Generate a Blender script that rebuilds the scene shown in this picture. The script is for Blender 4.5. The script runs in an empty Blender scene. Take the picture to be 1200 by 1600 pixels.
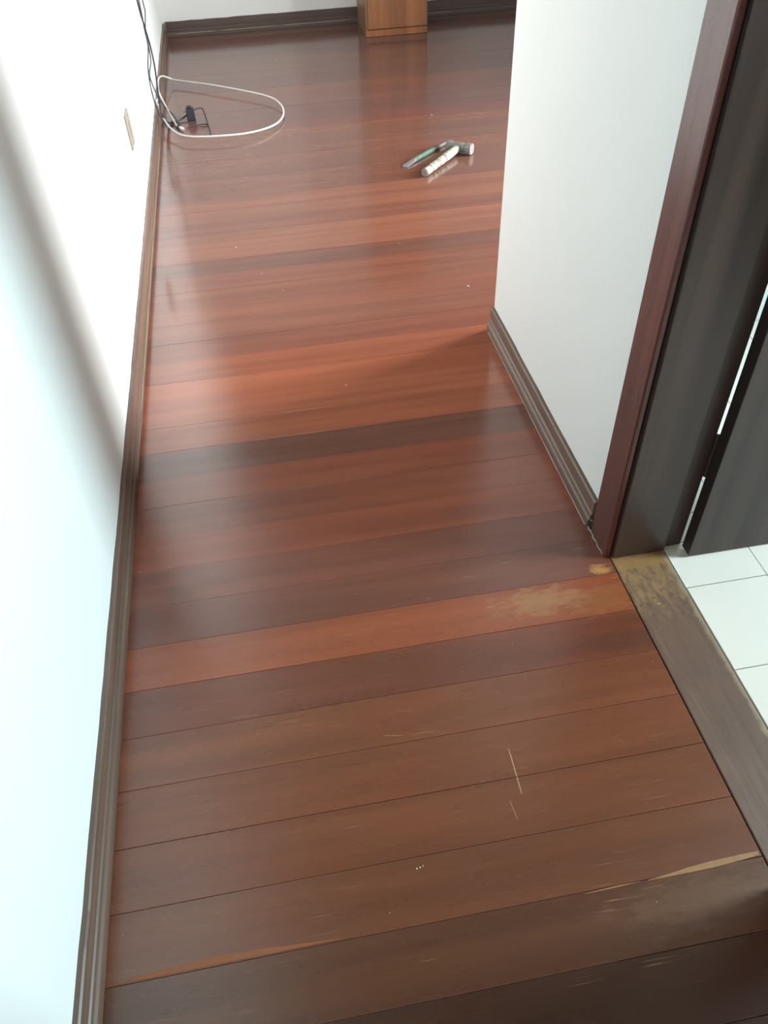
import bpy, bmesh, math, random
from mathutils import Vector, Matrix
from mathutils.geometry import tessellate_polygon
random.seed(7)
S = bpy.context.scene
COL = S.collection

# ------------------------------------------------------------------ camera
cd = bpy.data.cameras.new('camera'); cam = bpy.data.objects.new('camera', cd); COL.objects.link(cam)
cd.sensor_fit = 'VERTICAL'; cd.sensor_height = 36.0; cd.lens = 1238.85 / 1600 * 36.0
cd.clip_start = 0.02
Rm = Matrix(((0.984233, 0.144864, -0.101488), (-0.173952, 0.688879, -0.703695), (-0.032027, 0.710254, 0.703217)))
cam.matrix_world = Matrix.Translation((0, 0, 1.5)) @ Rm.to_4x4()
S.camera = cam
# ------------------------------------------------------------------ view
S.view_settings.view_transform = 'Standard'; S.view_settings.look = 'None'
S.view_settings.gamma = 1.0; S.view_settings.use_curve_mapping = False
S.view_settings.exposure = 0.30
# ------------------------------------------------------------------ sky outside the windows
W = bpy.data.worlds.new('World'); S.world = W; W.use_nodes = True
bg = W.node_tree.nodes['Background']; bg.inputs[0].default_value = (0.80, 0.90, 1.0, 1); bg.inputs[1].default_value = 1.0
# ------------------------------------------------------------------ daylight through the windows, and a fill lamp added at the corridor end
def area(name, loc, direction, sx, sy, watts, colour, spread=180):
    l = bpy.data.lights.new(name, 'AREA'); l.shape = 'RECTANGLE'; l.size = sx; l.size_y = sy
    l.energy = watts; l.color = colour; l.spread = math.radians(spread)
    o = bpy.data.objects.new(name, l); COL.objects.link(o); o.location = loc
    o.rotation_euler = Vector(direction).to_track_quat('-Z', 'Y').to_euler()
    return o
area('living_window_daylight', (3.66, 3.28, 1.1), (-1, 0, 0), 0.85, 1.9, 138, (0.94, 0.99, 1.0), 98)
area('kitchen_window_daylight', (2.86, 0.71, 1.6), (-1, 0.08, -0.10), 0.55, 1.2, 82, (0.69, 0.93, 1.0), 140)
area('corridor_end_fill', (0.1, -2.46, 1.5), (0, 1, -0.1), 0.8, 1.2, 27, (1.0, 0.98, 0.94))  # unseen lamp added behind the camera to brighten the corridor

# ------------------------------------------------------------------ helpers
def link(name, bm, mat, parent=None, smooth=False, colour=None):
    me = bpy.data.meshes.new(name); bm.to_mesh(me); bm.free()
    if smooth:
        for p in me.polygons: p.use_smooth = True
    o = bpy.data.objects.new(name, me); COL.objects.link(o)
    for m in (mat if isinstance(mat, (list, tuple)) else [mat]): me.materials.append(m)
    if parent: o.parent = parent
    if colour: o.color = colour
    return o
def empty(name, loc=(0, 0, 0), rz=0):
    o = bpy.data.objects.new(name, None); COL.objects.link(o); o.location = loc; o.rotation_euler = (0, 0, rz)
    o.empty_display_size = 0.05
    return o
def tag(o, label, cat, group=None):
    o['label'] = label; o['category'] = cat
    if group: o['group'] = group
    return o
def struct(o): o['kind'] = 'structure'; return o
def box(bm, x0, x1, y0, y1, z0, z1, bevel=0, seg=1, mi=0):
    vs = [bm.verts.new(p) for p in ((x0,y0,z0),(x1,y0,z0),(x1,y1,z0),(x0,y1,z0),(x0,y0,z1),(x1,y0,z1),(x1,y1,z1),(x0,y1,z1))]
    fs = [bm.faces.new([vs[i] for i in q]) for q in ((3,2,1,0),(4,5,6,7),(0,1,5,4),(1,2,6,5),(2,3,7,6),(3,0,4,7))]
    for f in fs: f.material_index = mi
    if bevel:
        es = list({e for f in fs for e in f.edges})
        bmesh.ops.bevel(bm, geom=es, offset=bevel, segments=seg, affect='EDGES', profile=0.5)
    return vs
def boxes(*bs, bevel=0, seg=1):
    bm = bmesh.new()
    for b in bs: box(bm, *b, bevel=bevel, seg=seg)
    return bm
def tube(bm, pts, r, n=8, caps=True):
    """round tube along points; r a number or one per point"""
    pts = [Vector(p) for p in pts]; rings = []
    up = Vector((0, 0, 1)); prev = None
    for i, p in enumerate(pts):
        t = (pts[min(i+1, len(pts)-1)] - pts[max(i-1, 0)]).normalized()
        if prev is None:
            a = t.cross(up)
            if a.length < 1e-3: a = t.cross(Vector((1, 0, 0)))
            a.normalize()
        else:
            a = (prev - t * prev.dot(t)).normalized()
        prev = a; b = t.cross(a)
        rr = r[i] if isinstance(r, (list, tuple)) else r
        rings.append([bm.verts.new(p + (a*math.cos(2*math.pi*k/n) + b*math.sin(2*math.pi*k/n))*rr) for k in range(n)])
    for A, B in zip(rings, rings[1:]):
        for k in range(n): bm.faces.new((A[k], A[(k+1) % n], B[(k+1) % n], B[k]))
    if caps:
        bm.faces.new(rings[0][::-1]); bm.faces.new(rings[-1])
    return rings
def spline(pts, sub=6):
    P = [Vector(p) for p in pts]; out = []
    for i in range(len(P)-1):
        p0, p1, p2, p3 = P[max(i-1, 0)], P[i], P[i+1], P[min(i+2, len(P)-1)]
        for k in range(sub):
            t = k/sub
            out.append(0.5*((2*p1) + (p2-p0)*t + (2*p0-5*p1+4*p2-p3)*t*t + (3*p1-p0-3*p2+p3)*t**3))
    out.append(P[-1]); return out

# ------------------------------------------------------------------ materials
def new_mat(name):
    m = bpy.data.materials.new(name); m.use_nodes = True
    nt = m.node_tree; return m, nt, nt.nodes['Principled BSDF']
def N(nt, kind, **kw):
    n = nt.nodes.new(kind)
    for k, v in kw.items():
        if k.startswith('i_'): n.inputs[int(k[2:])].default_value = v
        else: setattr(n, k, v)
    return n
def L(nt, a, b): nt.links.new(a, b)
def math_n(nt, op, a, b=None, clamp=False):
    n = nt.nodes.new('ShaderNodeMath'); n.operation = op; n.use_clamp = clamp
    for i, v in enumerate((a, b)):
        if v is None: continue
        if isinstance(v, (int, float)): n.inputs[i].default_value = v
        else: L(nt, v, n.inputs[i])
    return n.outputs[0]
def mix(nt, fac, a, b, blend='MIX'):
    n = nt.nodes.new('ShaderNodeMix'); n.data_type = 'RGBA'; n.blend_type = blend
    for idx, v in ((0, fac), (6, a), (7, b)):
        if isinstance(v, (int, float)): n.inputs[idx].default_value = v
        elif isinstance(v, tuple): n.inputs[idx].default_value = v if len(v) == 4 else v + (1,)
        else: L(nt, v, n.inputs[idx])
    return n.outputs[2]
def noise(nt, vec, scale, detail=4, rough=0.55, dist=0):
    n = nt.nodes.new('ShaderNodeTexNoise'); n.inputs['Scale'].default_value = scale
    n.inputs['Detail'].default_value = detail; n.inputs['Roughness'].default_value = rough
    n.inputs['Distortion'].default_value = dist
    if vec is not None: L(nt, vec, n.inputs['Vector'])
    return n.outputs['Fac']
def ramp(nt, fac, lo, hi):
    n = nt.nodes.new('ShaderNodeMapRange'); n.inputs['From Min'].default_value = lo; n.inputs['From Max'].default_value = hi
    n.interpolation_type = 'SMOOTHSTEP'; L(nt, fac, n.inputs['Value']); return n.outputs['Result']
def scaled(nt, vec, s, offs=None):
    n = nt.nodes.new('ShaderNodeMapping'); n.inputs['Scale'].default_value = s
    if offs is not None: L(nt, offs, n.inputs['Location'])
    L(nt, vec, n.inputs['Vector']); return n.outputs['Vector']
def bump(nt, h, strength, dist, bsdf):
    b = nt.nodes.new('ShaderNodeBump'); b.inputs['Strength'].default_value = strength; b.inputs['Distance'].default_value = dist
    L(nt, h, b.inputs['Height']); L(nt, b.outputs[0], bsdf.inputs['Normal'])
def world_pos(nt): return nt.nodes.new('ShaderNodeNewGeometry').outputs['Position']

def simple(name, col, rough=0.6, metal=0.0, var=0.12, scale=30, bumps=0.0, coat=0.0):
    m, nt, b = new_mat(name); p = world_pos(nt)
    f = noise(nt, p, scale, 4)
    c2 = tuple(max(0, c*(1-var)) for c in col); c1 = tuple(min(1, c*(1+var)) for c in col)
    L(nt, mix(nt, f, c2, c1), b.inputs['Base Color'])
    b.inputs['Roughness'].default_value = rough; b.inputs['Metallic'].default_value = metal
    b.inputs['Coat Weight'].default_value = coat; b.inputs['Coat Roughness'].default_value = 0.2
    if bumps: bump(nt, f, 0.3, bumps, b)
    return m

M_wall = simple('white_wall_paint', (0.755, 0.765, 0.75), 0.75, var=0.02, scale=4)
M_ceiling = simple('ceiling_wood', (0.20, 0.14, 0.10), 0.7, var=0.1)

def plank_material():
    """varnished reddish planks: the tone of each board is its object colour"""
    m, nt, b = new_mat('varnished_floor_wood'); p = world_pos(nt)
    oi = nt.nodes.new('ShaderNodeObjectInfo')
    comb = nt.nodes.new('ShaderNodeCombineXYZ'); L(nt, math_n(nt, 'MULTIPLY', oi.outputs['Random'], 37.0), comb.inputs[0]); L(nt, math_n(nt, 'MULTIPLY', oi.outputs['Random'], 11.0), comb.inputs[2])
    v1 = scaled(nt, p, (1.1, 20, 1), comb.outputs[0]); v2 = scaled(nt, p, (5, 150, 1), comb.outputs[0]); v3 = scaled(nt, p, (2.2, 6, 1), comb.outputs[0])
    n1 = noise(nt, v1, 1.0, 5, 0.55, 0.1); n2 = noise(nt, v2, 1.0, 3, 0.6); n3 = noise(nt, v3, 1.0, 3)
    base = oi.outputs['Color']
    dark = mix(nt, 1.0, base, (0.82, 0.79, 0.79), 'MULTIPLY')
    light = mix(nt, 1.0, base, (1.14, 1.15, 1.13), 'MULTIPLY')
    c = mix(nt, ramp(nt, n1, 0.30, 0.72), dark, light)
    c = mix(nt, math_n(nt, 'MULTIPLY', ramp(nt, n2, 0.35, 0.75), 0.12), c, mix(nt, 1.0, base, (0.7, 0.66, 0.66), 'MULTIPLY'))
    c = mix(nt, math_n(nt, 'MULTIPLY', ramp(nt, n3, 0.45, 0.8), 0.35), c, mix(nt, 1.0, base, (1.25, 1.1, 0.95), 'MULTIPLY'))
    # pale fibres where the varnish is scuffed along the grain, worst by the doorway
    sx = nt.nodes.new('ShaderNodeSeparateXYZ'); L(nt, p, sx.inputs[0])
    vs = scaled(nt, p, (9, 260, 1), comb.outputs[0])
    st = ramp(nt, noise(nt, vs, 1.0, 2, 0.5), 0.62, 0.78)
    patch = ramp(nt, noise(nt, scaled(nt, p, (3.0, 7.0, 1)), 1.0, 3), 0.46, 0.68)
    near = ramp(nt, math_n(nt, 'MULTIPLY', sx.outputs[1], -1.0), -2.6, -0.9)
    scuff = math_n(nt, 'MULTIPLY', math_n(nt, 'MULTIPLY', st, patch), math_n(nt, 'ADD', math_n(nt, 'MULTIPLY', near, 0.45), 0.10))
    c = mix(nt, scuff, c, (0.42, 0.25, 0.14))
    def spot(x, y, rx, ry, colour, amount, c):
        dx = math_n(nt, 'DIVIDE', math_n(nt, 'SUBTRACT', sx.outputs[0], x), rx)
        dy = math_n(nt, 'DIVIDE', math_n(nt, 'SUBTRACT', sx.outputs[1], y), ry)
        d = math_n(nt, 'SQRT', math_n(nt, 'ADD', math_n(nt, 'MULTIPLY', dx, dx), math_n(nt, 'MULTIPLY', dy, dy)))
        d = math_n(nt, 'ADD', d, math_n(nt, 'MULTIPLY', math_n(nt, 'SUBTRACT', noise(nt, scaled(nt, p, (0.6, 1.5, 1)), 42, 6, 0.7), 0.5), 3.2))
        k = math_n(nt, 'SUBTRACT', 1.0, ramp(nt, d, 0.30, 1.15))
        return mix(nt, math_n(nt, 'MULTIPLY', k, amount), c, colour)
    # worn varnish, grime
    c = spot(0.53, 1.125, 0.12, 0.045, (0.30, 0.15, 0.055), 0.55, c)
    c = spot(0.68, 1.10, 0.11, 0.05, (0.26, 0.10, 0.035), 0.5, c)
    c = spot(0.705, 1.192, 0.028, 0.018, (0.42, 0.19, 0.06), 0.9, c)
    c = spot(0.66, 0.98, 0.14, 0.035, (0.07, 0.028, 0.016), 0.45, c)
    c = spot(0.60, 0.42, 0.18, 0.05, (0.17, 0.10, 0.06), 0.25, c)
    c = spot(-0.33, 1.32, 0.07, 0.035, (0.06, 0.03, 0.025), 0.4, c)
    # long scratches across the boards
    def scratch(x0, y0, x1, y1, w, amount, c):
        dx, dy = x1-x0, y1-y0; ln = math.hypot(dx, dy); ux, uy = dx/ln, dy/ln
        ax = math_n(nt, 'SUBTRACT', sx.outputs[0], x0); ay = math_n(nt, 'SUBTRACT', sx.outputs[1], y0)
        t = math_n(nt, 'ADD', math_n(nt, 'MULTIPLY', ax, ux), math_n(nt, 'MULTIPLY', ay, uy))
        s = math_n(nt, 'ABSOLUTE', math_n(nt, 'SUBTRACT', math_n(nt, 'MULTIPLY', ax, uy), math_n(nt, 'MULTIPLY', ay, ux)))
        k = math_n(nt, 'MULTIPLY', math_n(nt, 'LESS_THAN', s, w), math_n(nt, 'MULTIPLY', math_n(nt, 'GREATER_THAN', t, 0), math_n(nt, 'LESS_THAN', t, ln)))
        return mix(nt, math_n(nt, 'MULTIPLY', k, amount), c, (0.50, 0.33, 0.19))
    c = scratch(0.347, 0.767, 0.345, 0.669, 0.0010, 0.75, c)
    c = scratch(0.318, 0.66, 0.322, 0.62, 0.0007, 0.5, c)
    c = scratch(0.10, 0.846, 0.14, 0.838, 0.0007, 0.4, c)
    L(nt, c, b.inputs['Base Color'])
    rn = noise(nt, scaled(nt, p, (3, 14, 1)), 1.0, 4)
    rr = math_n(nt, 'ADD', 0.11, math_n(nt, 'MULTIPLY', rn, 0.07))
    L(nt, math_n(nt, 'ADD', rr, math_n(nt, 'MULTIPLY', near, 0.13)), b.inputs['Roughness'])
    b.inputs['Specular IOR Level'].default_value = 0.95
    b.inputs['Sheen Weight'].default_value = 0.05; b.inputs['Sheen Roughness'].default_value = 0.5; b.inputs['Sheen Tint'].default_value = (0.9, 0.95, 1.0, 1)   # pale sheen imitating the grey haze over the far floor
    bump(nt, math_n(nt, 'ADD', n1, math_n(nt, 'MULTIPLY', n2, 0.1)), 0.012, 0.0004, b)
    return m
M_plank = plank_material()

def trim_wood(name, col, rough, speck=0.0, stretch=(30, 1.2, 30)):
    m, nt, b = new_mat(name); p = world_pos(nt)
    n1 = noise(nt, scaled(nt, p, stretch), 1.0, 5, 0.6, 0.4)
    c = mix(nt, ramp(nt, n1, 0.25, 0.75), tuple(x*0.68 for x in col), tuple(x*1.3 for x in col))
    if speck:
        n2 = noise(nt, p, 90, 2); n3 = noise(nt, p, 5, 2)
        k = math_n(nt, 'MULTIPLY', ramp(nt, n2, 0.74, 0.78), ramp(nt, n3, 0.45, 0.6))
        c = mix(nt, math_n(nt, 'MULTIPLY', k, speck), c, (0.55, 0.53, 0.50))
    L(nt, c, b.inputs['Base Color']); b.inputs['Roughness'].default_value = rough
    bump(nt, n1, 0.15, 0.002, b)
    return m
M_base = trim_wood('baseboard_brown_wood', (0.135, 0.085, 0.062), 0.36, 0.8)
M_base_back = trim_wood('baseboard_dark_wood_across', (0.075, 0.05, 0.042), 0.38, 0.3, (1.2, 30, 30))
M_worn = simple('worn_varnish_edge', (0.34, 0.25, 0.18), 0.6, var=0.35, scale=60)
M_casing = trim_wood('casing_red_wood', (0.085, 0.023, 0.018), 0.26, 0, (30, 30, 1.2))
M_jamb = trim_wood('jamb_dark_wood', (0.050, 0.028, 0.021), 0.36, 0, (26, 26, 1.0))
M_leaf = trim_wood('door_leaf_dark_wood', (0.046, 0.029, 0.024), 0.45, 0, (22, 22, 0.8))
M_leaf_edge = simple('door_leaf_edge_dark', (0.022, 0.014, 0.012), 0.5)
M_cab = trim_wood('honey_cabinet_wood', (0.30, 0.118, 0.045), 0.35, 0, (14, 14, 0.9))
M_cab_side = trim_wood('honey_cabinet_side', (0.22, 0.125, 0.065), 0.35, 0, (14, 14, 0.9))
M_tile = simple('white_floor_tile', (0.72, 0.64, 0.57), 0.22, var=0.02, scale=3)
M_grout = simple('grey_grout', (0.24, 0.23, 0.21), 0.9)
M_sub = simple('dark_subfloor', (0.07, 0.034, 0.022), 0.9)
M_rawwood = simple('raw_split_wood', (0.27, 0.125, 0.045), 0.6, var=0.3, scale=40)

def threshold_material():
    m, nt, b = new_mat('worn_threshold_wood'); p = world_pos(nt)
    sx = nt.nodes.new('ShaderNodeSeparateXYZ'); L(nt, p, sx.inputs[0])
    g = noise(nt, scaled(nt, p, (40, 3, 1)), 1.0, 5, 0.6, 0.5); big = noise(nt, p, 9, 4)
    c = mix(nt, g, (0.085, 0.042, 0.028), (0.18, 0.100, 0.066))
    c = mix(nt, math_n(nt, 'MULTIPLY', ramp(nt, big, 0.4, 0.7), 0.4), c, (0.085, 0.050, 0.038))
    # the varnish is worn to the wood at the far end by the jamb
    far = ramp(nt, math_n(nt, 'ADD', sx.outputs[1], math_n(nt, 'MULTIPLY', math_n(nt, 'SUBTRACT', noise(nt, scaled(nt, p, (1.6, 1, 1)), 26, 6, 0.68), 0.5), 0.34)), 1.00, 1.13)
    far = math_n(nt, 'MULTIPLY', far, math_n(nt, 'ADD', 0.25, ramp(nt, noise(nt, scaled(nt, p, (60, 22, 1)), 1.0, 4), 0.36, 0.6)), True)
    c = mix(nt, math_n(nt, 'MULTIPLY', far, 0.75), c, (0.27, 0.150, 0.066))
    tip = ramp(nt, sx.outputs[1], 1.165, 1.185)
    c = mix(nt, math_n(nt, 'MULTIPLY', tip, 0.7), c, (0.29, 0.145, 0.05))
    pit = math_n(nt, 'MULTIPLY', ramp(nt, noise(nt, scaled(nt, p, (150, 55, 1)), 1.0, 4), 0.56, 0.70), ramp(nt, sx.outputs[1], 0.96, 1.03))
    c = mix(nt, math_n(nt, 'MULTIPLY', pit, 0.75), c, (0.075, 0.042, 0.03))
    # pale worn rim beside the tiles, in places
    rim = ramp(nt, math_n(nt, 'ADD', sx.outputs[0], math_n(nt, 'MULTIPLY', math_n(nt, 'SUBTRACT', noise(nt, p, 25, 4), 0.5), 0.03)), 0.868, 0.880)
    c = mix(nt, math_n(nt, 'MULTIPLY', rim, 0.6), c, (0.33, 0.25, 0.16))
    L(nt, c, b.inputs['Base Color']); b.inputs['Roughness'].default_value = 0.45
    bump(nt, math_n(nt, 'ADD', g, math_n(nt, 'MULTIPLY', big, 0.5)), 0.25, 0.003, b)
    return m
M_thr = threshold_material()

# ------------------------------------------------------------------ room shell
H = 2.6
XL = -0.467          # face of the left wall
XR = 0.745           # corridor face of the right wall
XK = 0.90            # kitchen face of the right wall
YE = 2.315           # end of the right wall, where the living room opens
YB = 6.47            # back wall
XE = 3.70            # living room's window wall
XQ = 2.90            # kitchen's window wall
struct(link('wall_left', boxes((XL-0.14, XL, -2.64, YB+0.14, -0.05, H)), M_wall))
struct(link('wall_back', boxes((XL, XE+0.14, YB, YB+0.14, -0.05, H)), M_wall))
struct(link('wall_right', boxes((XR, XK, 1.252, YE, -0.05, H), (XR, XK, -2.5, 0.385, -0.05, H), (XR, XK, 0.385, 1.252, 2.14, H)), M_wall))
struct(link('wall_partition', boxes((XK, XE, YE-0.15, YE, -0.05, H)), M_wall))
struct(link('wall_front', boxes((XL, XQ, -2.64, -2.5, -0.05, H)), M_wall))
struct(link('wall_living', boxes((XE, XE+0.14, YE-0.15, 2.85, -0.05, H), (XE, XE+0.14, 3.70, YB, -0.05, H), (XE, XE+0.14, 2.85, 3.70, -0.05, 0.05), (XE, XE+0.14, 2.85, 3.70, 2.15, H)), M_wall))
struct(link('wall_kitchen', boxes((XQ, XQ+0.14, -2.64, 0.43, -0.05, H), (XQ, XQ+0.14, 0.99, YE-0.15, -0.05, H), (XQ, XQ+0.14, 0.43, 0.99, -0.05, 1.0), (XQ, XQ+0.14, 0.43, 0.99, 2.2, H)), M_wall))
struct(link('ceiling', boxes((XL-0.14, XE+0.14, -2.64, YB+0.14, H, H+0.12)), M_ceiling))
M_frame = simple('white_window_frame', (0.75, 0.76, 0.76), 0.4, var=0.02)
def window(n, x, y0, y1, z0, z1):
    w = struct(empty('window_%d' % n, (x, (y0+y1)/2, z0)))
    o = -Vector(w.location)
    f = link('window_frame', boxes((x+.05, x+.09, y0, y0+.04, z0, z1), (x+.05, x+.09, y1-.04, y1, z0, z1), (x+.05, x+.09, y0+.04, y1-.04, z0, z0+.04), (x+.05, x+.09, y0+.04, y1-.04, z1-.04, z1)), M_frame, w)
    f.location = o
window(1, XE, 2.85, 3.70, 0.05, 2.15)
window(2, XQ, 0.43, 0.99, 1.0, 2.2)

# ------------------------------------------------------------------ wooden floor, one object per board
floor = struct(link('floor', boxes((XL, XE, -2.5, YB, -0.05, -0.016)), M_sub))
PW = 0.1175; Y0 = 0.47
def lin(r, g, b):
    f = lambda c: (c/255/12.92 if c/255 <= 0.04045 else ((c/255+0.055)/1.055)**2.4)
    return (f(r), f(g), f(b))
tones = {  # board colours, shade painted into near and far ones, light into the middle, index 0 starts at y = 0.47
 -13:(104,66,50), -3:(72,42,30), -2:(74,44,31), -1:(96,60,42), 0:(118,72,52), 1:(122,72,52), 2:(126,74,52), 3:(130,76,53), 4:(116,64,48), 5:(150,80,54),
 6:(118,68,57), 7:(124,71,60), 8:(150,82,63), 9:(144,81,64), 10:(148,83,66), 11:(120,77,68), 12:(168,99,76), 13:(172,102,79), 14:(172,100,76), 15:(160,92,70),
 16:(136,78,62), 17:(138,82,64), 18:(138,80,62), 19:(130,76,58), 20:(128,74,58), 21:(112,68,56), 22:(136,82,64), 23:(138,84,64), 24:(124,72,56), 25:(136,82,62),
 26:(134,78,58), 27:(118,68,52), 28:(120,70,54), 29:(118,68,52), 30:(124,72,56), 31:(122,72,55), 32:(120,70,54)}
k = -13
while True:
    ya = Y0 + k*PW; yb = ya + PW
    if ya > YB: break
    yb = min(yb, YB)
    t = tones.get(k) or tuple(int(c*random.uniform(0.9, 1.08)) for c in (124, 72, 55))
    x1 = 0.7425 if ya < YE-0.07 else XE
    g = 0.0001 if k > 5 else 0.00035
    bm = bmesh.new(); dz = random.uniform(-0.0004, 0.0004)
    box(bm, XL+0.004, x1, ya+g, yb-g, -0.016, dz)
    es = [e for e in bm.edges if all(v.co.z > -0.01 for v in e.verts)]
    bmesh.ops.bevel(bm, geom=es, offset=0.0008 if k < 6 else 0.0003, segments=2, affect='EDGES', profile=0.5)
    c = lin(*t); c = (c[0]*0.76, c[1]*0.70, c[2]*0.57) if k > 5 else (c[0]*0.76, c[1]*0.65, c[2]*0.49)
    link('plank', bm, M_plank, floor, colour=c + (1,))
    k += 1
planks = {round((o.data.vertices[0].co.y - Y0)/PW): o for o in floor.children}
# split edges where raw wood shows: a tapering strip let into the joint at y = 0.47
def sliver(pts_top, pts_bot, name, mat, parent):
    bm = bmesh.new(); n = len(pts_top)
    up = [bm.verts.new((x, y, 0.0009)) for x, y in pts_top]; dn = [bm.verts.new((x, y, 0.0009)) for x, y in pts_bot]
    up0 = [bm.verts.new((x, y, -0.004)) for x, y in pts_top]; dn0 = [bm.verts.new((x, y, -0.004)) for x, y in pts_bot]
    for i in range(n-1):
        bm.faces.new((dn[i], dn[i+1], up[i+1], up[i])); bm.faces.new((up[i], up[i+1], up0[i+1], up0[i])); bm.faces.new((dn0[i], dn0[i+1], dn[i+1], dn[i]))
    bm.faces.new((dn[0], up[0], up0[0], dn0[0])); bm.faces.new((up[-1], dn[-1], dn0[-1], up0[-1]))
    return link(name, bm, mat, parent)
sliver([(0.52, 0.4685), (0.56, 0.4715), (0.60, 0.476), (0.65, 0.479), (0.70, 0.480), (0.738, 0.480)],
       [(0.52, 0.4675), (0.56, 0.4672), (0.60, 0.467), (0.65, 0.4675), (0.70, 0.470), (0.738, 0.473)], 'split_edge', M_rawwood, planks[0])
sliver([(0.40, 0.467), (0.43, 0.4685), (0.47, 0.4695), (0.505, 0.469)], [(0.40, 0.4665), (0.43, 0.4665), (0.47, 0.467), (0.505, 0.4685)], 'split_edge', M_rawwood, planks[0])
M_split2 = simple('rubbed_plank_edge', lin(132, 78, 48), 0.5, var=0.2, scale=25)
sliver([(-0.43, 0.474), (-0.36, 0.481), (-0.26, 0.486), (-0.16, 0.482), (-0.08, 0.4765), (-0.02, 0.474)],
       [(-0.43, 0.4725), (-0.36, 0.4725), (-0.26, 0.4725), (-0.16, 0.4725), (-0.08, 0.473), (-0.02, 0.4735)], 'split_edge', M_split2, planks[0])

# threshold board in the doorway
bm = bmesh.new(); box(bm, 0.7462, 0.8835, 0.385, 1.236, -0.016, 0.0008, bevel=0.002, seg=2)
struct(link('trim_1', bm, M_thr))
# a second board continues under the wall line on the near side
# kitchen floor tiles
kf = struct(link('floor.001', boxes((XK, XQ, -2.5, YE-0.15, -0.0155, -0.004), (0.885, XK, 0.385, 1.252, -0.0155, -0.004)), M_grout))
TS = 0.2385
for j in range(-8, 6):
    ya = 1.0935 - TS + j*TS; yb = ya + TS
    if ya > YE-0.16 or yb < -1.0: continue
    yb = min(yb, YE-0.155); ya = max(ya, -0.998)
    for i in range(-1, 8):
        xa = 1.0945 + i*TS; xb = xa + TS
        if i == -1: xa = 0.8862 if (ya > 0.35 and yb < 1.25) else 0.904
        if ya < 1.252 < yb and i == -1: xa = 0.904
        if xa > XQ-0.03: continue
        xb = min(xb, XQ-0.003); yl0 = 1.2375 if (ya < 1.252 < yb and i == -1) else ya
        bm = bmesh.new(); box(bm, xa+0.0009, xb-0.0009, yl0+0.0009, yb-0.0009, -0.004, 0.0006)
        es = [e for e in bm.edges if all(v.co.z > 0 for v in e.verts)]
        bmesh.ops.bevel(bm, geom=es, offset=0.0008, segments=1, affect='EDGES')
        link('tile', bm, M_tile, kf)
# piece of tile reaching the jamb foot
bm = boxes((0.8862, 1.0936, 1.0945, 1.2360, -0.004, 0.0006)); link('tile', bm, M_tile, kf)

# ------------------------------------------------------------------ baseboards
def run_profile(prof, a, b, inward, step=0.06, jitter=0.0):
    """profile of (distance from wall, height) swept from a to b; inward = direction away from the wall"""
    a = Vector(a); b = Vector(b); n = max(2, int((b-a).length/step)); w = Vector(inward)
    bm = bmesh.new(); rings = []
    for i in range(n+1):
        p = a.lerp(b, i/n); dj = random.uniform(-jitter, jitter)
        rings.append([bm.verts.new(p + w*d + Vector((0, 0, z + (dj if z > 0.07 else 0)))) for d, z in prof])
    m = len(prof)
    for A, B in zip(rings, rings[1:]):
        for k in range(m): bm.faces.new((A[k], B[k], B[(k+1) % m], A[(k+1) % m]))
    bm.faces.new(rings[0]); bm.faces.new(rings[-1][::-1])
    bmesh.ops.recalc_face_normals(bm, faces=bm.faces)
    return bm
PROF = [(0, 0.001), (0, 0.086), (0.009, 0.086), (0.0125, 0.083), (0.0125, 0.046), (0.0155, 0.043), (0.017, 0.038), (0.0155, 0.033), (0.0165, 0.030), (0.0205, 0.025), (0.022, 0.018), (0.022, 0.001)]
b = struct(link('baseboard_left', run_profile(PROF, (XL, -2.5, 0), (XL, YB, 0), (1, 0, 0), jitter=0.0022), M_base))
def beads(parent, segs, x, side, r=0.0022):
    for y0, y1 in segs:
        bm = bmesh.new(); n = max(2, int((y1-y0)/0.05)); pts = []
        for i in range(n+1):
            f = i/n; pts.append((x + random.uniform(-.0004, .0004), y0 + (y1-y0)*f, 0.0205))
        tube(bm, pts, [0.0004 if i in (0, n) else r*random.uniform(.75, 1.1) for i in range(n+1)], 6)
        link('worn_edge', bm, M_worn, parent)
beads(b, [(1.75, 2.05), (2.07, 2.72), (2.75, 3.25), (3.28, 3.9), (3.93, 4.3)], XL+0.0217, 1, 0.0013)
b = struct(link('baseboard_right', run_profile(PROF, (XR, 1.337, 0), (XR, YE-0.0005, 0), (-1, 0, 0), jitter=0.0018), M_base))
bm = bmesh.new(); tube(bm, [(XR-0.0225, 1.345 + i*0.05, 0.0025) for i in range(20)], [0.0022*random.uniform(.7, 1.15) for i in range(20)], 6)
link('worn_edge', bm, M_worn, b)
bm = bmesh.new(); box(bm, XR-0.017, XR-0.0003, 1.3215, 1.3365, 0.001, 0.034, bevel=0.004)      # broken, darker stub against the casing
link('broken_end', bm, M_leaf_edge, b)
bm = bmesh.new(); tube(bm, [(XR-0.0165+math.sin(i*1.9)*0.0022, 1.238 + i*0.0098, 0.002) for i in range(11)], [0.0026*random.uniform(.6, 1.2) for i in range(11)], 6)
link('filler_crumbs', bm, simple('grey_filler', (0.30, 0.28, 0.26), 0.9, var=0.5, scale=160), b)
b = struct(link('baseboard_back', run_profile([(d, z*1.12) for d, z in PROF], (XL+0.022, YB, 0), (XE, YB, 0), (0, -1, 0), jitter=0.0015), M_base_back))
for x0, x1 in ((-0.40, -0.1), (-0.08, 0.32), (0.36, 0.86), (1.36, 1.6)):
    bm = bmesh.new(); tube(bm, [(x0 + (x1-x0)*i/6, YB-0.0215, 0.0235) for i in range(7)], [0.0004] + [0.002]*5 + [0.0004], 6)
    link('worn_edge', bm, M_worn, b)

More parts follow.
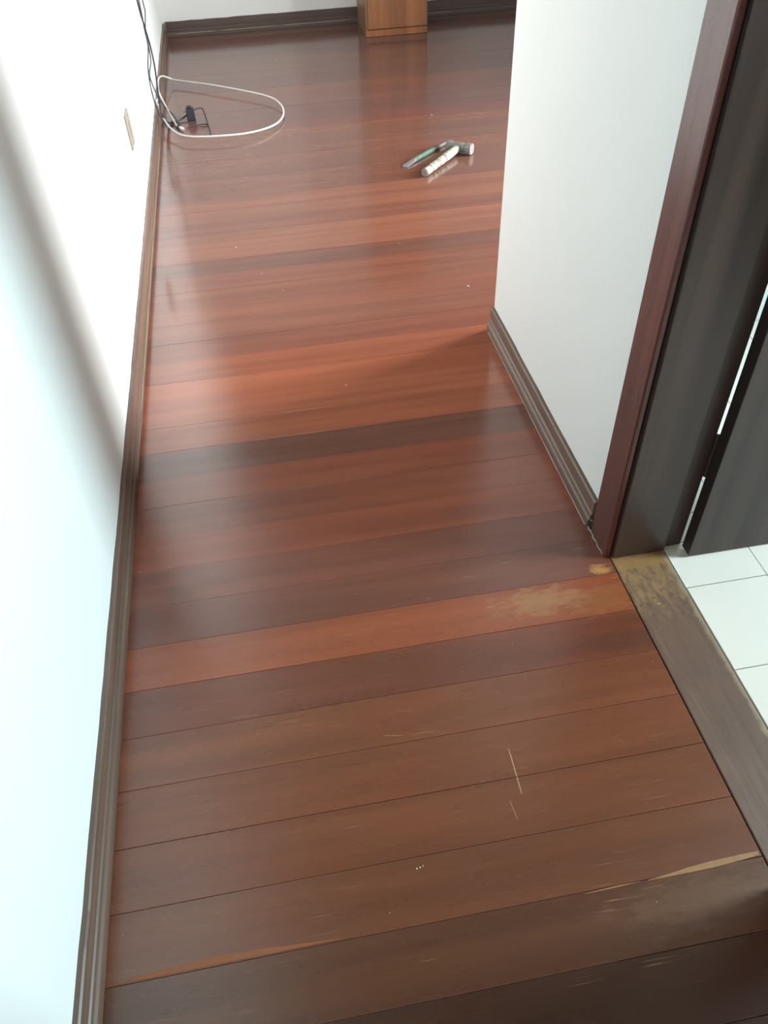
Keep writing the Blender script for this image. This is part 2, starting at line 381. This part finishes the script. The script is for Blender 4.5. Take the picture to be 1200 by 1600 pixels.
# ------------------------------------------------------------------ kitchen doorway
door = struct(empty('door_1', (XR, 0.82, 0)))
def dpart(name, bm, mat, parent=door, **kw):
    o = link(name, bm, mat, parent, **kw)
    if parent is door: o.location = -Vector(door.location)
    return o
# casing boards on the corridor face
bm = bmesh.new(); box(bm, 0.729, XR-0.0002, 1.2260, 1.3205, 0.001, 2.19, bevel=0.004, seg=3); dpart('casing', bm, M_casing)
bm = bmesh.new(); box(bm, 0.729, XR-0.0002, 0.317, 0.399, 0.001, 2.19, bevel=0.004, seg=3); dpart('casing', bm, M_casing)
bm = bmesh.new(); box(bm, 0.729, XR-0.0002, 0.399, 1.2260, 2.11, 2.19, bevel=0.004, seg=3); dpart('casing', bm, M_casing)
# jambs with a rebate on the kitchen side
def jamb(y0, y1, yr):
    bm = bmesh.new()
    box(bm, 0.7480, 0.884, min(y0, y1), max(y0, y1), 0.001, 2.13, bevel=0.002, seg=2)
    box(bm, 0.884, 0.9335, min(yr, y1), max(yr, y1), 0.001, 2.13, bevel=0.003, seg=2)
    return bm
dpart('jamb', jamb(1.2180, 1.2505, 1.2300), M_jamb)
dpart('jamb', jamb(0.4195, 0.3865, 0.4075), M_jamb)
bm = bmesh.new(); box(bm, 0.7335, 0.884, 0.4195, 1.218, 2.098, 2.13, bevel=0.002); box(bm, 0.884, 0.9335, 0.4075, 1.230, 2.11, 2.13); dpart('jamb', bm, M_jamb)
bm = bmesh.new(); box(bm, 0.7453, 0.7478, 1.2240, 1.2500, 0.001, 2.1); dpart('joint_shade_strip', bm, M_leaf_edge)  # dark strip added to stand for the shade in the casing gap
# the leaf, swung open into the kitchen, square to the wall
bm = bmesh.new(); box(bm, 0.9310, 1.715, 1.1840, 1.2195, 0.008, 2.095, bevel=0.0012)
for f in bm.faces:
    if f.normal.x < -0.9: f.material_index = 1
leaf = dpart('door_leaf', bm, [M_leaf, M_leaf_edge])
M_hinge = simple('dull_brass_hinge', (0.10, 0.085, 0.07), 0.4, metal=0.8)
for z in (0.255, 1.05, 1.85):
    bm = bmesh.new(); tube(bm, [(0.9330, 1.2248, z-0.015), (0.9330, 1.2248, z+0.100)], 0.0048, 12)
    h = link('hinge', bm, M_hinge, leaf)
    bm = bmesh.new(); tube(bm, [(0.9330, 1.2248, z+0.1002), (0.9330, 1.2248, z+0.106), (0.9330, 1.2248, z+0.109)], [0.0052, 0.0052, 0.002], 12)
    link('hinge_pin', bm, M_hinge, h)

# ------------------------------------------------------------------ honey-coloured cabinet at the back wall
cx0, cx1, cy0, cy1 = 0.898, 1.325, 6.045, YB-0.023
cab = empty('tall_cabinet', ((cx0+cx1)/2, (cy0+cy1)/2, 0))
tag(cab, 'honey brown wooden cabinet on a recessed plinth against the back wall', 'cabinet')
CH = 1.9
def cpart(name, bm, mat, parent=cab):
    o = link(name, bm, mat, parent)
    if parent is cab: o.location = -Vector(cab.location)
    return o
bm = bmesh.new(); box(bm, cx0, cx0+0.02, cy0+0.02, cy1, 0.0005, CH, bevel=0.002); cpart('side_panel', bm, M_cab_side)
bm = bmesh.new(); box(bm, cx1-0.02, cx1, cy0+0.02, cy1, 0.0005, CH, bevel=0.002); cpart('side_panel', bm, M_cab_side)
bm = bmesh.new(); box(bm, cx0, cx1, cy0+0.02, cy1, CH, CH+0.025, bevel=0.003); cpart('top_panel', bm, M_cab)
bm = bmesh.new(); box(bm, cx0+0.02, cx1-0.02, cy1-0.01, cy1, 0.05, CH); cpart('back_panel', bm, M_cab)
bm = bmesh.new(); box(bm, cx0+0.02, cx1-0.02, cy0+0.02, cy1-0.01, 0.03, 0.05); cpart('bottom_panel', bm, M_cab)
bm = bmesh.new(); box(bm, cx0+0.001, cx1-0.001, cy0+0.004, cy0+0.02, 0.0005, 0.040, bevel=0.002); cpart('plinth', bm, M_cab)
bm = bmesh.new(); box(bm, cx0+0.014, cx1-0.003, cy0, cy0+0.02, 0.0465, CH, bevel=0.003, seg=2); cd_ = cpart('door', bm, M_cab)
bm = bmesh.new(); tube(bm, [(cx1-0.05, cy0, 1.0), (cx1-0.05, cy0-0.008, 1.0), (cx1-0.05, cy0-0.014, 1.0), (cx1-0.05, cy0-0.024, 1.0)], [0.006, 0.006, 0.013, 0.009], 14)
link('knob', bm, M_hinge, cd_)
bm = bmesh.new(); box(bm, cx0, cx0+0.0125, cy0+0.001, cy0+0.02, 0.041, CH, bevel=0.002); cpart('face_stile', bm, M_cab_side)

# ------------------------------------------------------------------ wall outlet
out = empty('wall_outlet', (XL, 3.50, 0.378))
tag(out, 'pale beige outlet plate on the left wall above the baseboard', 'outlet')
M_plate = simple('beige_plastic', (0.25, 0.215, 0.17), 0.45, var=0.04)
M_slot = simple('outlet_grey', (0.09, 0.085, 0.075), 0.5)
bm = bmesh.new(); box(bm, 0.0002, 0.008, -0.056, 0.056, -0.066, 0.066, bevel=0.003, seg=2); link('plate', bm, M_plate, out)
bm = bmesh.new(); box(bm, 0.0075, 0.0105, -0.020, 0.020, -0.026, 0.026, bevel=0.0015, seg=2); soc = link('socket', bm, M_plate, out)
for dz in (-0.0095, 0, 0.0095):
    bm = bmesh.new(); tube(bm, [(0.0100, 0.001 if dz == 0 else -0.003, dz), (0.0109, 0.001 if dz == 0 else -0.003, dz)], 0.0032, 10); link('pin_hole', bm, M_slot, soc)
for dz in (-0.052, 0.052):
    bm = bmesh.new(); tube(bm, [(0.0075, 0, dz), (0.0088, 0, dz)], 0.0034, 10); link('screw', bm, M_slot, out)

# ------------------------------------------------------------------ hammer
M_tape = None
def tape_material():
    m, nt, b = new_mat('white_wrapped_tape'); tc = nt.nodes.new('ShaderNodeTexCoord')
    n = noise(nt, tc.outputs['Object'], 60, 4)
    c = mix(nt, ramp(nt, n, 0.35, 0.7), (0.24, 0.23, 0.165), (0.46, 0.45, 0.37))
    L(nt, c, b.inputs['Base Color']); b.inputs['Roughness'].default_value = 0.45; bump(nt, n, 0.3, 0.002, b); return m
M_tape = tape_material()
M_cord = simple('dark_binding', (0.05, 0.046, 0.038), 0.7)
M_iron = simple('weathered_iron', (0.19, 0.178, 0.172), 0.62, metal=0.2, var=0.45, scale=70, bumps=0.004)
M_end = simple('wood_end_grain', (0.20, 0.18, 0.15), 0.8, var=0.3, scale=120)
hx, hy = 1.018, 3.902                       # head centre
hdir = Vector((0.672, -0.740, 0)).normalized(); han = Vector((0.791-hx, 3.655-hy, 0)); hl = han.length
ham = empty('hammer', (hx, hy, 0), math.atan2(han.y, han.x))   # local +x runs down the handle, +y/-y along the head
tag(ham, 'club hammer with grey iron head and white taped handle on the floorboards', 'hammer')
HZ = 0.0262
def loft(secs, n, axis_pts, mat, name, parent, smooth=False, shape=4.0):
    bm = bmesh.new(); rings = []
    for (y, a, c, z) in secs:
        ring = []
        for k in range(n):
            t = 2*math.pi*k/n; cs, sn = math.cos(t), math.sin(t)
            r = (abs(cs)**shape + abs(sn)**shape)**(-1/shape)
            ring.append(bm.verts.new((a*cs*r, y, z + c*sn*r)))
        rings.append(ring)
    for A, B in zip(rings, rings[1:]):
        for k in range(n): bm.faces.new((A[k], A[(k+1) % n], B[(k+1) % n], B[k]))
    bm.faces.new(rings[0][::-1]); bm.faces.new(rings[-1])
    bmesh.ops.recalc_face_normals(bm, faces=bm.faces)
    return link(name, bm, mat, parent, smooth=smooth)
# +y local = handle direction rotated +90 deg; the broad striking face is on the +y or -y side nearest the corner
yl = Vector((-han.y, han.x, 0)).normalized(); sgn = 1 if yl.dot(hdir) > 0 else -1
secs = [(-0.070, .018, .018, HZ-.002), (-0.067, .021, .021, HZ-.001), (-0.050, .022, .022, HZ-.001), (-0.032, .017, .0185, HZ), (-0.014, .0215, .021, HZ), (0.014, .0215, .021, HZ), (0.028, .0175, .0185, HZ), (0.042, .0235, .0245, HZ), (0.064, .0245, .0255, HZ), (0.068, .022, .0225, HZ)]
loft([(y*sgn, a, c, z) for y, a, c, z in secs], 16, None, M_iron, 'head', ham, shape=3.2)
nS = 26; pts = []; rad = []
for i in range(nS+1):
    f = i/nS; pts.append((0.024 + (hl-0.024)*f, 0, HZ + (0.0192-HZ)*f))
    rad.append(0.0165 + 0.0042*math.sin(min(1, f*2.2)*math.pi*0.62) - (0.004 if f == 0 else 0) - 0.0022*f)
bm = bmesh.new(); tube(bm, pts, rad, 18); hd = link('handle', bm, M_tape, ham, smooth=False)
for p in hd.data.polygons: p.use_smooth = len(p.vertices) == 4
for f in (0.44, 0.62, 0.68, 0.84):
    x = 0.024 + (hl-0.024)*f; z = HZ + (0.0192-HZ)*f; r = 0.0165 + 0.0042*math.sin(min(1, f*2.2)*math.pi*0.62) - 0.0022*f
    bm = bmesh.new(); ring = []
    sk = random.uniform(-0.008, 0.008)
    tube(bm, [(x + sk*math.cos(t*math.pi/10), (r+0.0001)*math.sin(t*math.pi/10), z + (r+0.0001)*math.cos(t*math.pi/10)) for t in range(21)], 0.0016, 6)
    link('binding', bm, M_cord, hd)
bm = bmesh.new(); tube(bm, [(hl-0.0005, 0, 0.0192), (hl+0.0035, 0, 0.0192)], [0.0178, 0.0165], 18); link('end_grain', bm, M_end, ham)
bm = bmesh.new(); box(bm, -0.030, 0.026, -0.009, 0.009, HZ-0.012, HZ+0.012, bevel=0.003); link('eye_plug', bm, M_end, ham)

# ------------------------------------------------------------------ chisel beside it
c0 = Vector((0.720, 3.788, 0)); c1 = Vector((0.975, 4.018, 0)); cv = c1-c0; cl = cv.length
chi = empty('cold_chisel', c0, math.atan2(cv.y, cv.x))
tag(chi, 'flat grey chisel with a worn green painted middle, lying left of the hammer', 'chisel')
M_steel = simple('grey_worn_steel', (0.30, 0.29, 0.29), 0.42, metal=0.5, var=0.25, scale=50)
M_green = simple('worn_green_paint', (0.105, 0.20, 0.145), 0.5, var=0.5, scale=45)
M_dsteel = simple('dark_steel_shank', (0.13, 0.125, 0.11), 0.5, metal=0.5, var=0.3, scale=60)
def bar(secs, mat, name, bevelled=True):
    """hexagonal-ish bar: (x, half width, half height, z centre)"""
    bm = bmesh.new(); rings = []
    for x, w, h, z in secs:
        rings.append([bm.verts.new((x, w*a, z + h*b_)) for a, b_ in ((-1, -.5), (-.6, -1), (.6, -1), (1, -.5), (1, .5), (.6, 1), (-.6, 1), (-1, .5))])
    for A, B in zip(rings, rings[1:]):
        for k in range(8): bm.faces.new((A[k], A[(k+1) % 8], B[(k+1) % 8], B[k]))
    bm.faces.new(rings[0][::-1]); bm.faces.new(rings[-1]); bmesh.ops.recalc_face_normals(bm, faces=bm.faces)
    return link(name, bm, mat, chi)
bar([(0, .010, .0012, .0022), (0.006, .0155, .002, .003), (0.018, .0165, .0035, .0045), (0.055, .014, .006, .0072), (0.085, .0115, .0078, .009)], M_steel, 'blade')
bar([(0.0852, .0115, .008, .0092), (0.10, .0112, .0085, .0095), (0.235, .0098, .0088, .0097), (0.245, .009, .008, .0097)], M_green, 'grip')
bar([(0.2452, .0085, .0075, .0097), (cl-0.012, .008, .0075, .0097), (cl-0.003, .0088, .008, .0097), (cl, .006, .006, .0097)], M_dsteel, 'struck_end')

# ------------------------------------------------------------------ cables in the far left corner
M_white = simple('white_cable_sheath', (0.66, 0.65, 0.62), 0.45, var=0.05)
M_black = simple('black_cable_sheath', (0.022, 0.024, 0.030), 0.5)
M_grey = simple('grey_cable_sheath', (0.05, 0.055, 0.065), 0.5)
def cable(name, pts, r, mat, label, cat='cable', sub=7, group=None):
    bm = bmesh.new(); tube(bm, spline(pts, sub), r, 8)
    return tag(link(name, bm, mat, smooth=True), label, cat, group)
XW = -0.436
wc = cable('coaxial_cable', [(-0.362, 4.625, 0.008), (-0.385, 4.72, 0.018), (-0.420, 4.84, 0.055), (-0.446, 4.93, 0.094), (-0.455, 5.05, 0.0965), (-0.455, 5.18, 0.0965), (-0.441, 5.31, 0.074), (-0.405, 5.37, 0.042), (-0.37, 5.365, 0.030), (-0.14, 5.19, 0.032), (0.13, 4.94, 0.030), (0.208, 4.79, 0.024), (0.213, 4.63, 0.018), (0.158, 4.482, 0.020), (0.043, 4.373, 0.030), (-0.103, 4.344, 0.034), (-0.293, 4.382, 0.034), (-0.375, 4.48, 0.038), (-0.425, 4.62, 0.058), (-0.440, 4.71, 0.085), (-0.454, 4.76, 0.096), (-0.454, 4.82, 0.093)],
      0.0048, M_white, 'white cable lying in a wide loop across the floor by the left wall')
cable('power_cable', [(XW, 4.686, 1.2), (XW, 4.69, 0.9), (XW, 4.70, 0.586), (XW, 4.79, 0.454), (XW+.002, 4.86, 0.338), (XW+.004, 4.84, 0.25), (XW+.006, 4.70, 0.166), (XW+.008, 4.60, 0.094), (-0.418, 4.66, 0.03), (-0.40, 4.70, 0.006), (-0.36, 4.715, 0.006), (-0.325, 4.745, 0.014), (-0.306, 4.765, 0.020)],
      0.0042, M_black, 'black cable from wall to the small black adapter on the floor')
cable('speaker_wire', [(XW-.004, 4.80, 1.2), (XW-.004, 4.82, 0.9), (XW-.004, 4.836, 0.555), (XW-.008, 4.85, 0.42), (XW-.008, 4.84, 0.345), (XW-.008, 4.60, 0.310), (XW-.006, 4.50, 0.246), (XW-.002, 4.53, 0.131), (-0.424, 4.60, 0.04), (-0.405, 4.665, 0.0065), (-0.385, 4.67, 0.005)],
      0.0034, M_grey, 'dark grey wire bowed out leftmost of the wires hanging down the wall')
cable('antenna_lead', [(XW-.004, 5.00, 1.2), (XW-.004, 5.03, 0.9), (XW-.004, 5.045, 0.512), (XW-.004, 5.06, 0.462), (XW-.004, 4.83, 0.414), (XW-.002, 4.81, 0.36), (XW, 4.74, 0.303), (XW, 4.52, 0.300), (XW, 4.56, 0.235), (XW+.002, 4.68, 0.149), (-0.418, 4.79, 0.06), (-0.395, 4.82, 0.022), (-0.362, 4.71, 0.010), (-0.340, 4.635, 0.0085)],
      0.0032, M_grey, 'thin dark wire kinked near top, ending in a small connector on floor')
# connector block with white and black ends
cn = empty('cable_connector', (-0.345, 4.605, 0.0005), 2.0); tag(cn, 'small white and black cable connector on the floor inside the white loop', 'connector')
bm = bmesh.new(); box(bm, -0.032, 0.004, -0.009, 0.009, 0, 0.014, bevel=0.002); link('white_shell', bm, M_white, cn)
bm = bmesh.new(); box(bm, 0.0042, 0.024, -0.010, 0.010, 0, 0.015, bevel=0.002); link('black_shell', bm, M_black, cn)
bm = bmesh.new(); tube(bm, [(-0.0322, 0, 0.007), (-0.044, 0, 0.007)], 0.0035, 10); link('metal_tip', bm, M_steel, cn)
# adapter standing on its edge
ad = empty('power_adapter', (-0.286, 4.735, 0.0005), 0.10); tag(ad, 'little black power adapter standing on the floor inside the white loop', 'adapter')
bm = bmesh.new(); box(bm, -0.022, 0.022, -0.018, 0.018, 0, 0.060, bevel=0.003, seg=2); link('body', bm, M_black, ad)
bm = bmesh.new(); box(bm, -0.016, 0.010, -0.012, 0.012, 0.0602, 0.072, bevel=0.003); link('cap', bm, M_black, ad)
for y in (-0.009, 0.009):
    bm = bmesh.new(); tube(bm, [(-0.0222, y, 0.045), (-0.040, y, 0.045)], 0.0022, 8); link('prong', bm, M_steel, ad)
bm = bmesh.new(); tube(bm, spline([(0.022, 0, 0.048), (0.045, 0.006, 0.052), (0.066, 0.012, 0.048), (0.073, -0.01, 0.036), (0.076, -0.09, 0.006), (0.076, -0.20, 0.004), (0.071, -0.285, 0.004)], 6), 0.0036, 8); link('lead', bm, M_black, ad, smooth=True)
bm = bmesh.new(); tube(bm, spline([(0.075, -0.12, 0.0075), (0.03, -0.105, 0.004), (-0.02, -0.12, 0.004), (-0.035, -0.128, 0.004)], 6), 0.0026, 8); link('lead', bm, M_black, ad, smooth=True)

# ------------------------------------------------------------------ plaster crumbs swept over the floor: too small to count
bm = bmesh.new()
def crumb(x, y, s):
    s *= 0.7
    r = bmesh.ops.create_icosphere(bm, subdivisions=1, radius=s, matrix=Matrix.Translation((x, y, s*0.45+0.0003)) @ Matrix.Rotation(random.uniform(0, 6), 4, 'Z') @ Matrix.Diagonal((random.uniform(.7, 1.5), random.uniform(.6, 1.1), 0.5, 1)))
spots = [(0.198, 2.097, .0026), (0.113, 0.566, .0022), (0.119, 0.567, .0026), (0.125, 0.569, .0018), (1.0, 4.45, .006), (0.52, 0.43, .0012), (0.05, 0.50, .0011), (-0.16, 0.90, .0012), (0.43, 1.02, .0014), (0.72, 0.91, .0014), (0.31, 1.05, .0013), (-0.2, 0.72, .0011), (-0.11, 3.15, .0035), (-0.02, 2.9, .0025), (0.735, 2.62, .005), (0.05, 2.75, .0025), (-0.34, 2.6, .002), (0.55, 3.02, .002), (0.22, 4.35, .004), (0.26, 5.7, .004), (0.80, 1.06, .0022), (0.806, 1.062, .0016), (-0.42, 0.55, .001), (0.35, 1.7, .0012)]
for x, y, s in spots: crumb(x, y, s)
for _ in range(40):
    crumb(random.uniform(-0.42, 0.7), random.uniform(0.35, 2.3), random.uniform(.0004, .0010))
for _ in range(25): crumb(random.uniform(0.9, 1.25), random.uniform(0.7, 1.16), random.uniform(.0006, .0014))
cr = link('plaster_crumbs', bm, simple('pale_plaster', (0.62, 0.58, 0.52), 0.9, var=0.1)); cr['kind'] = 'stuff'
tag(cr, 'scattered tiny pale plaster crumbs all over the wooden floorboards', 'debris')
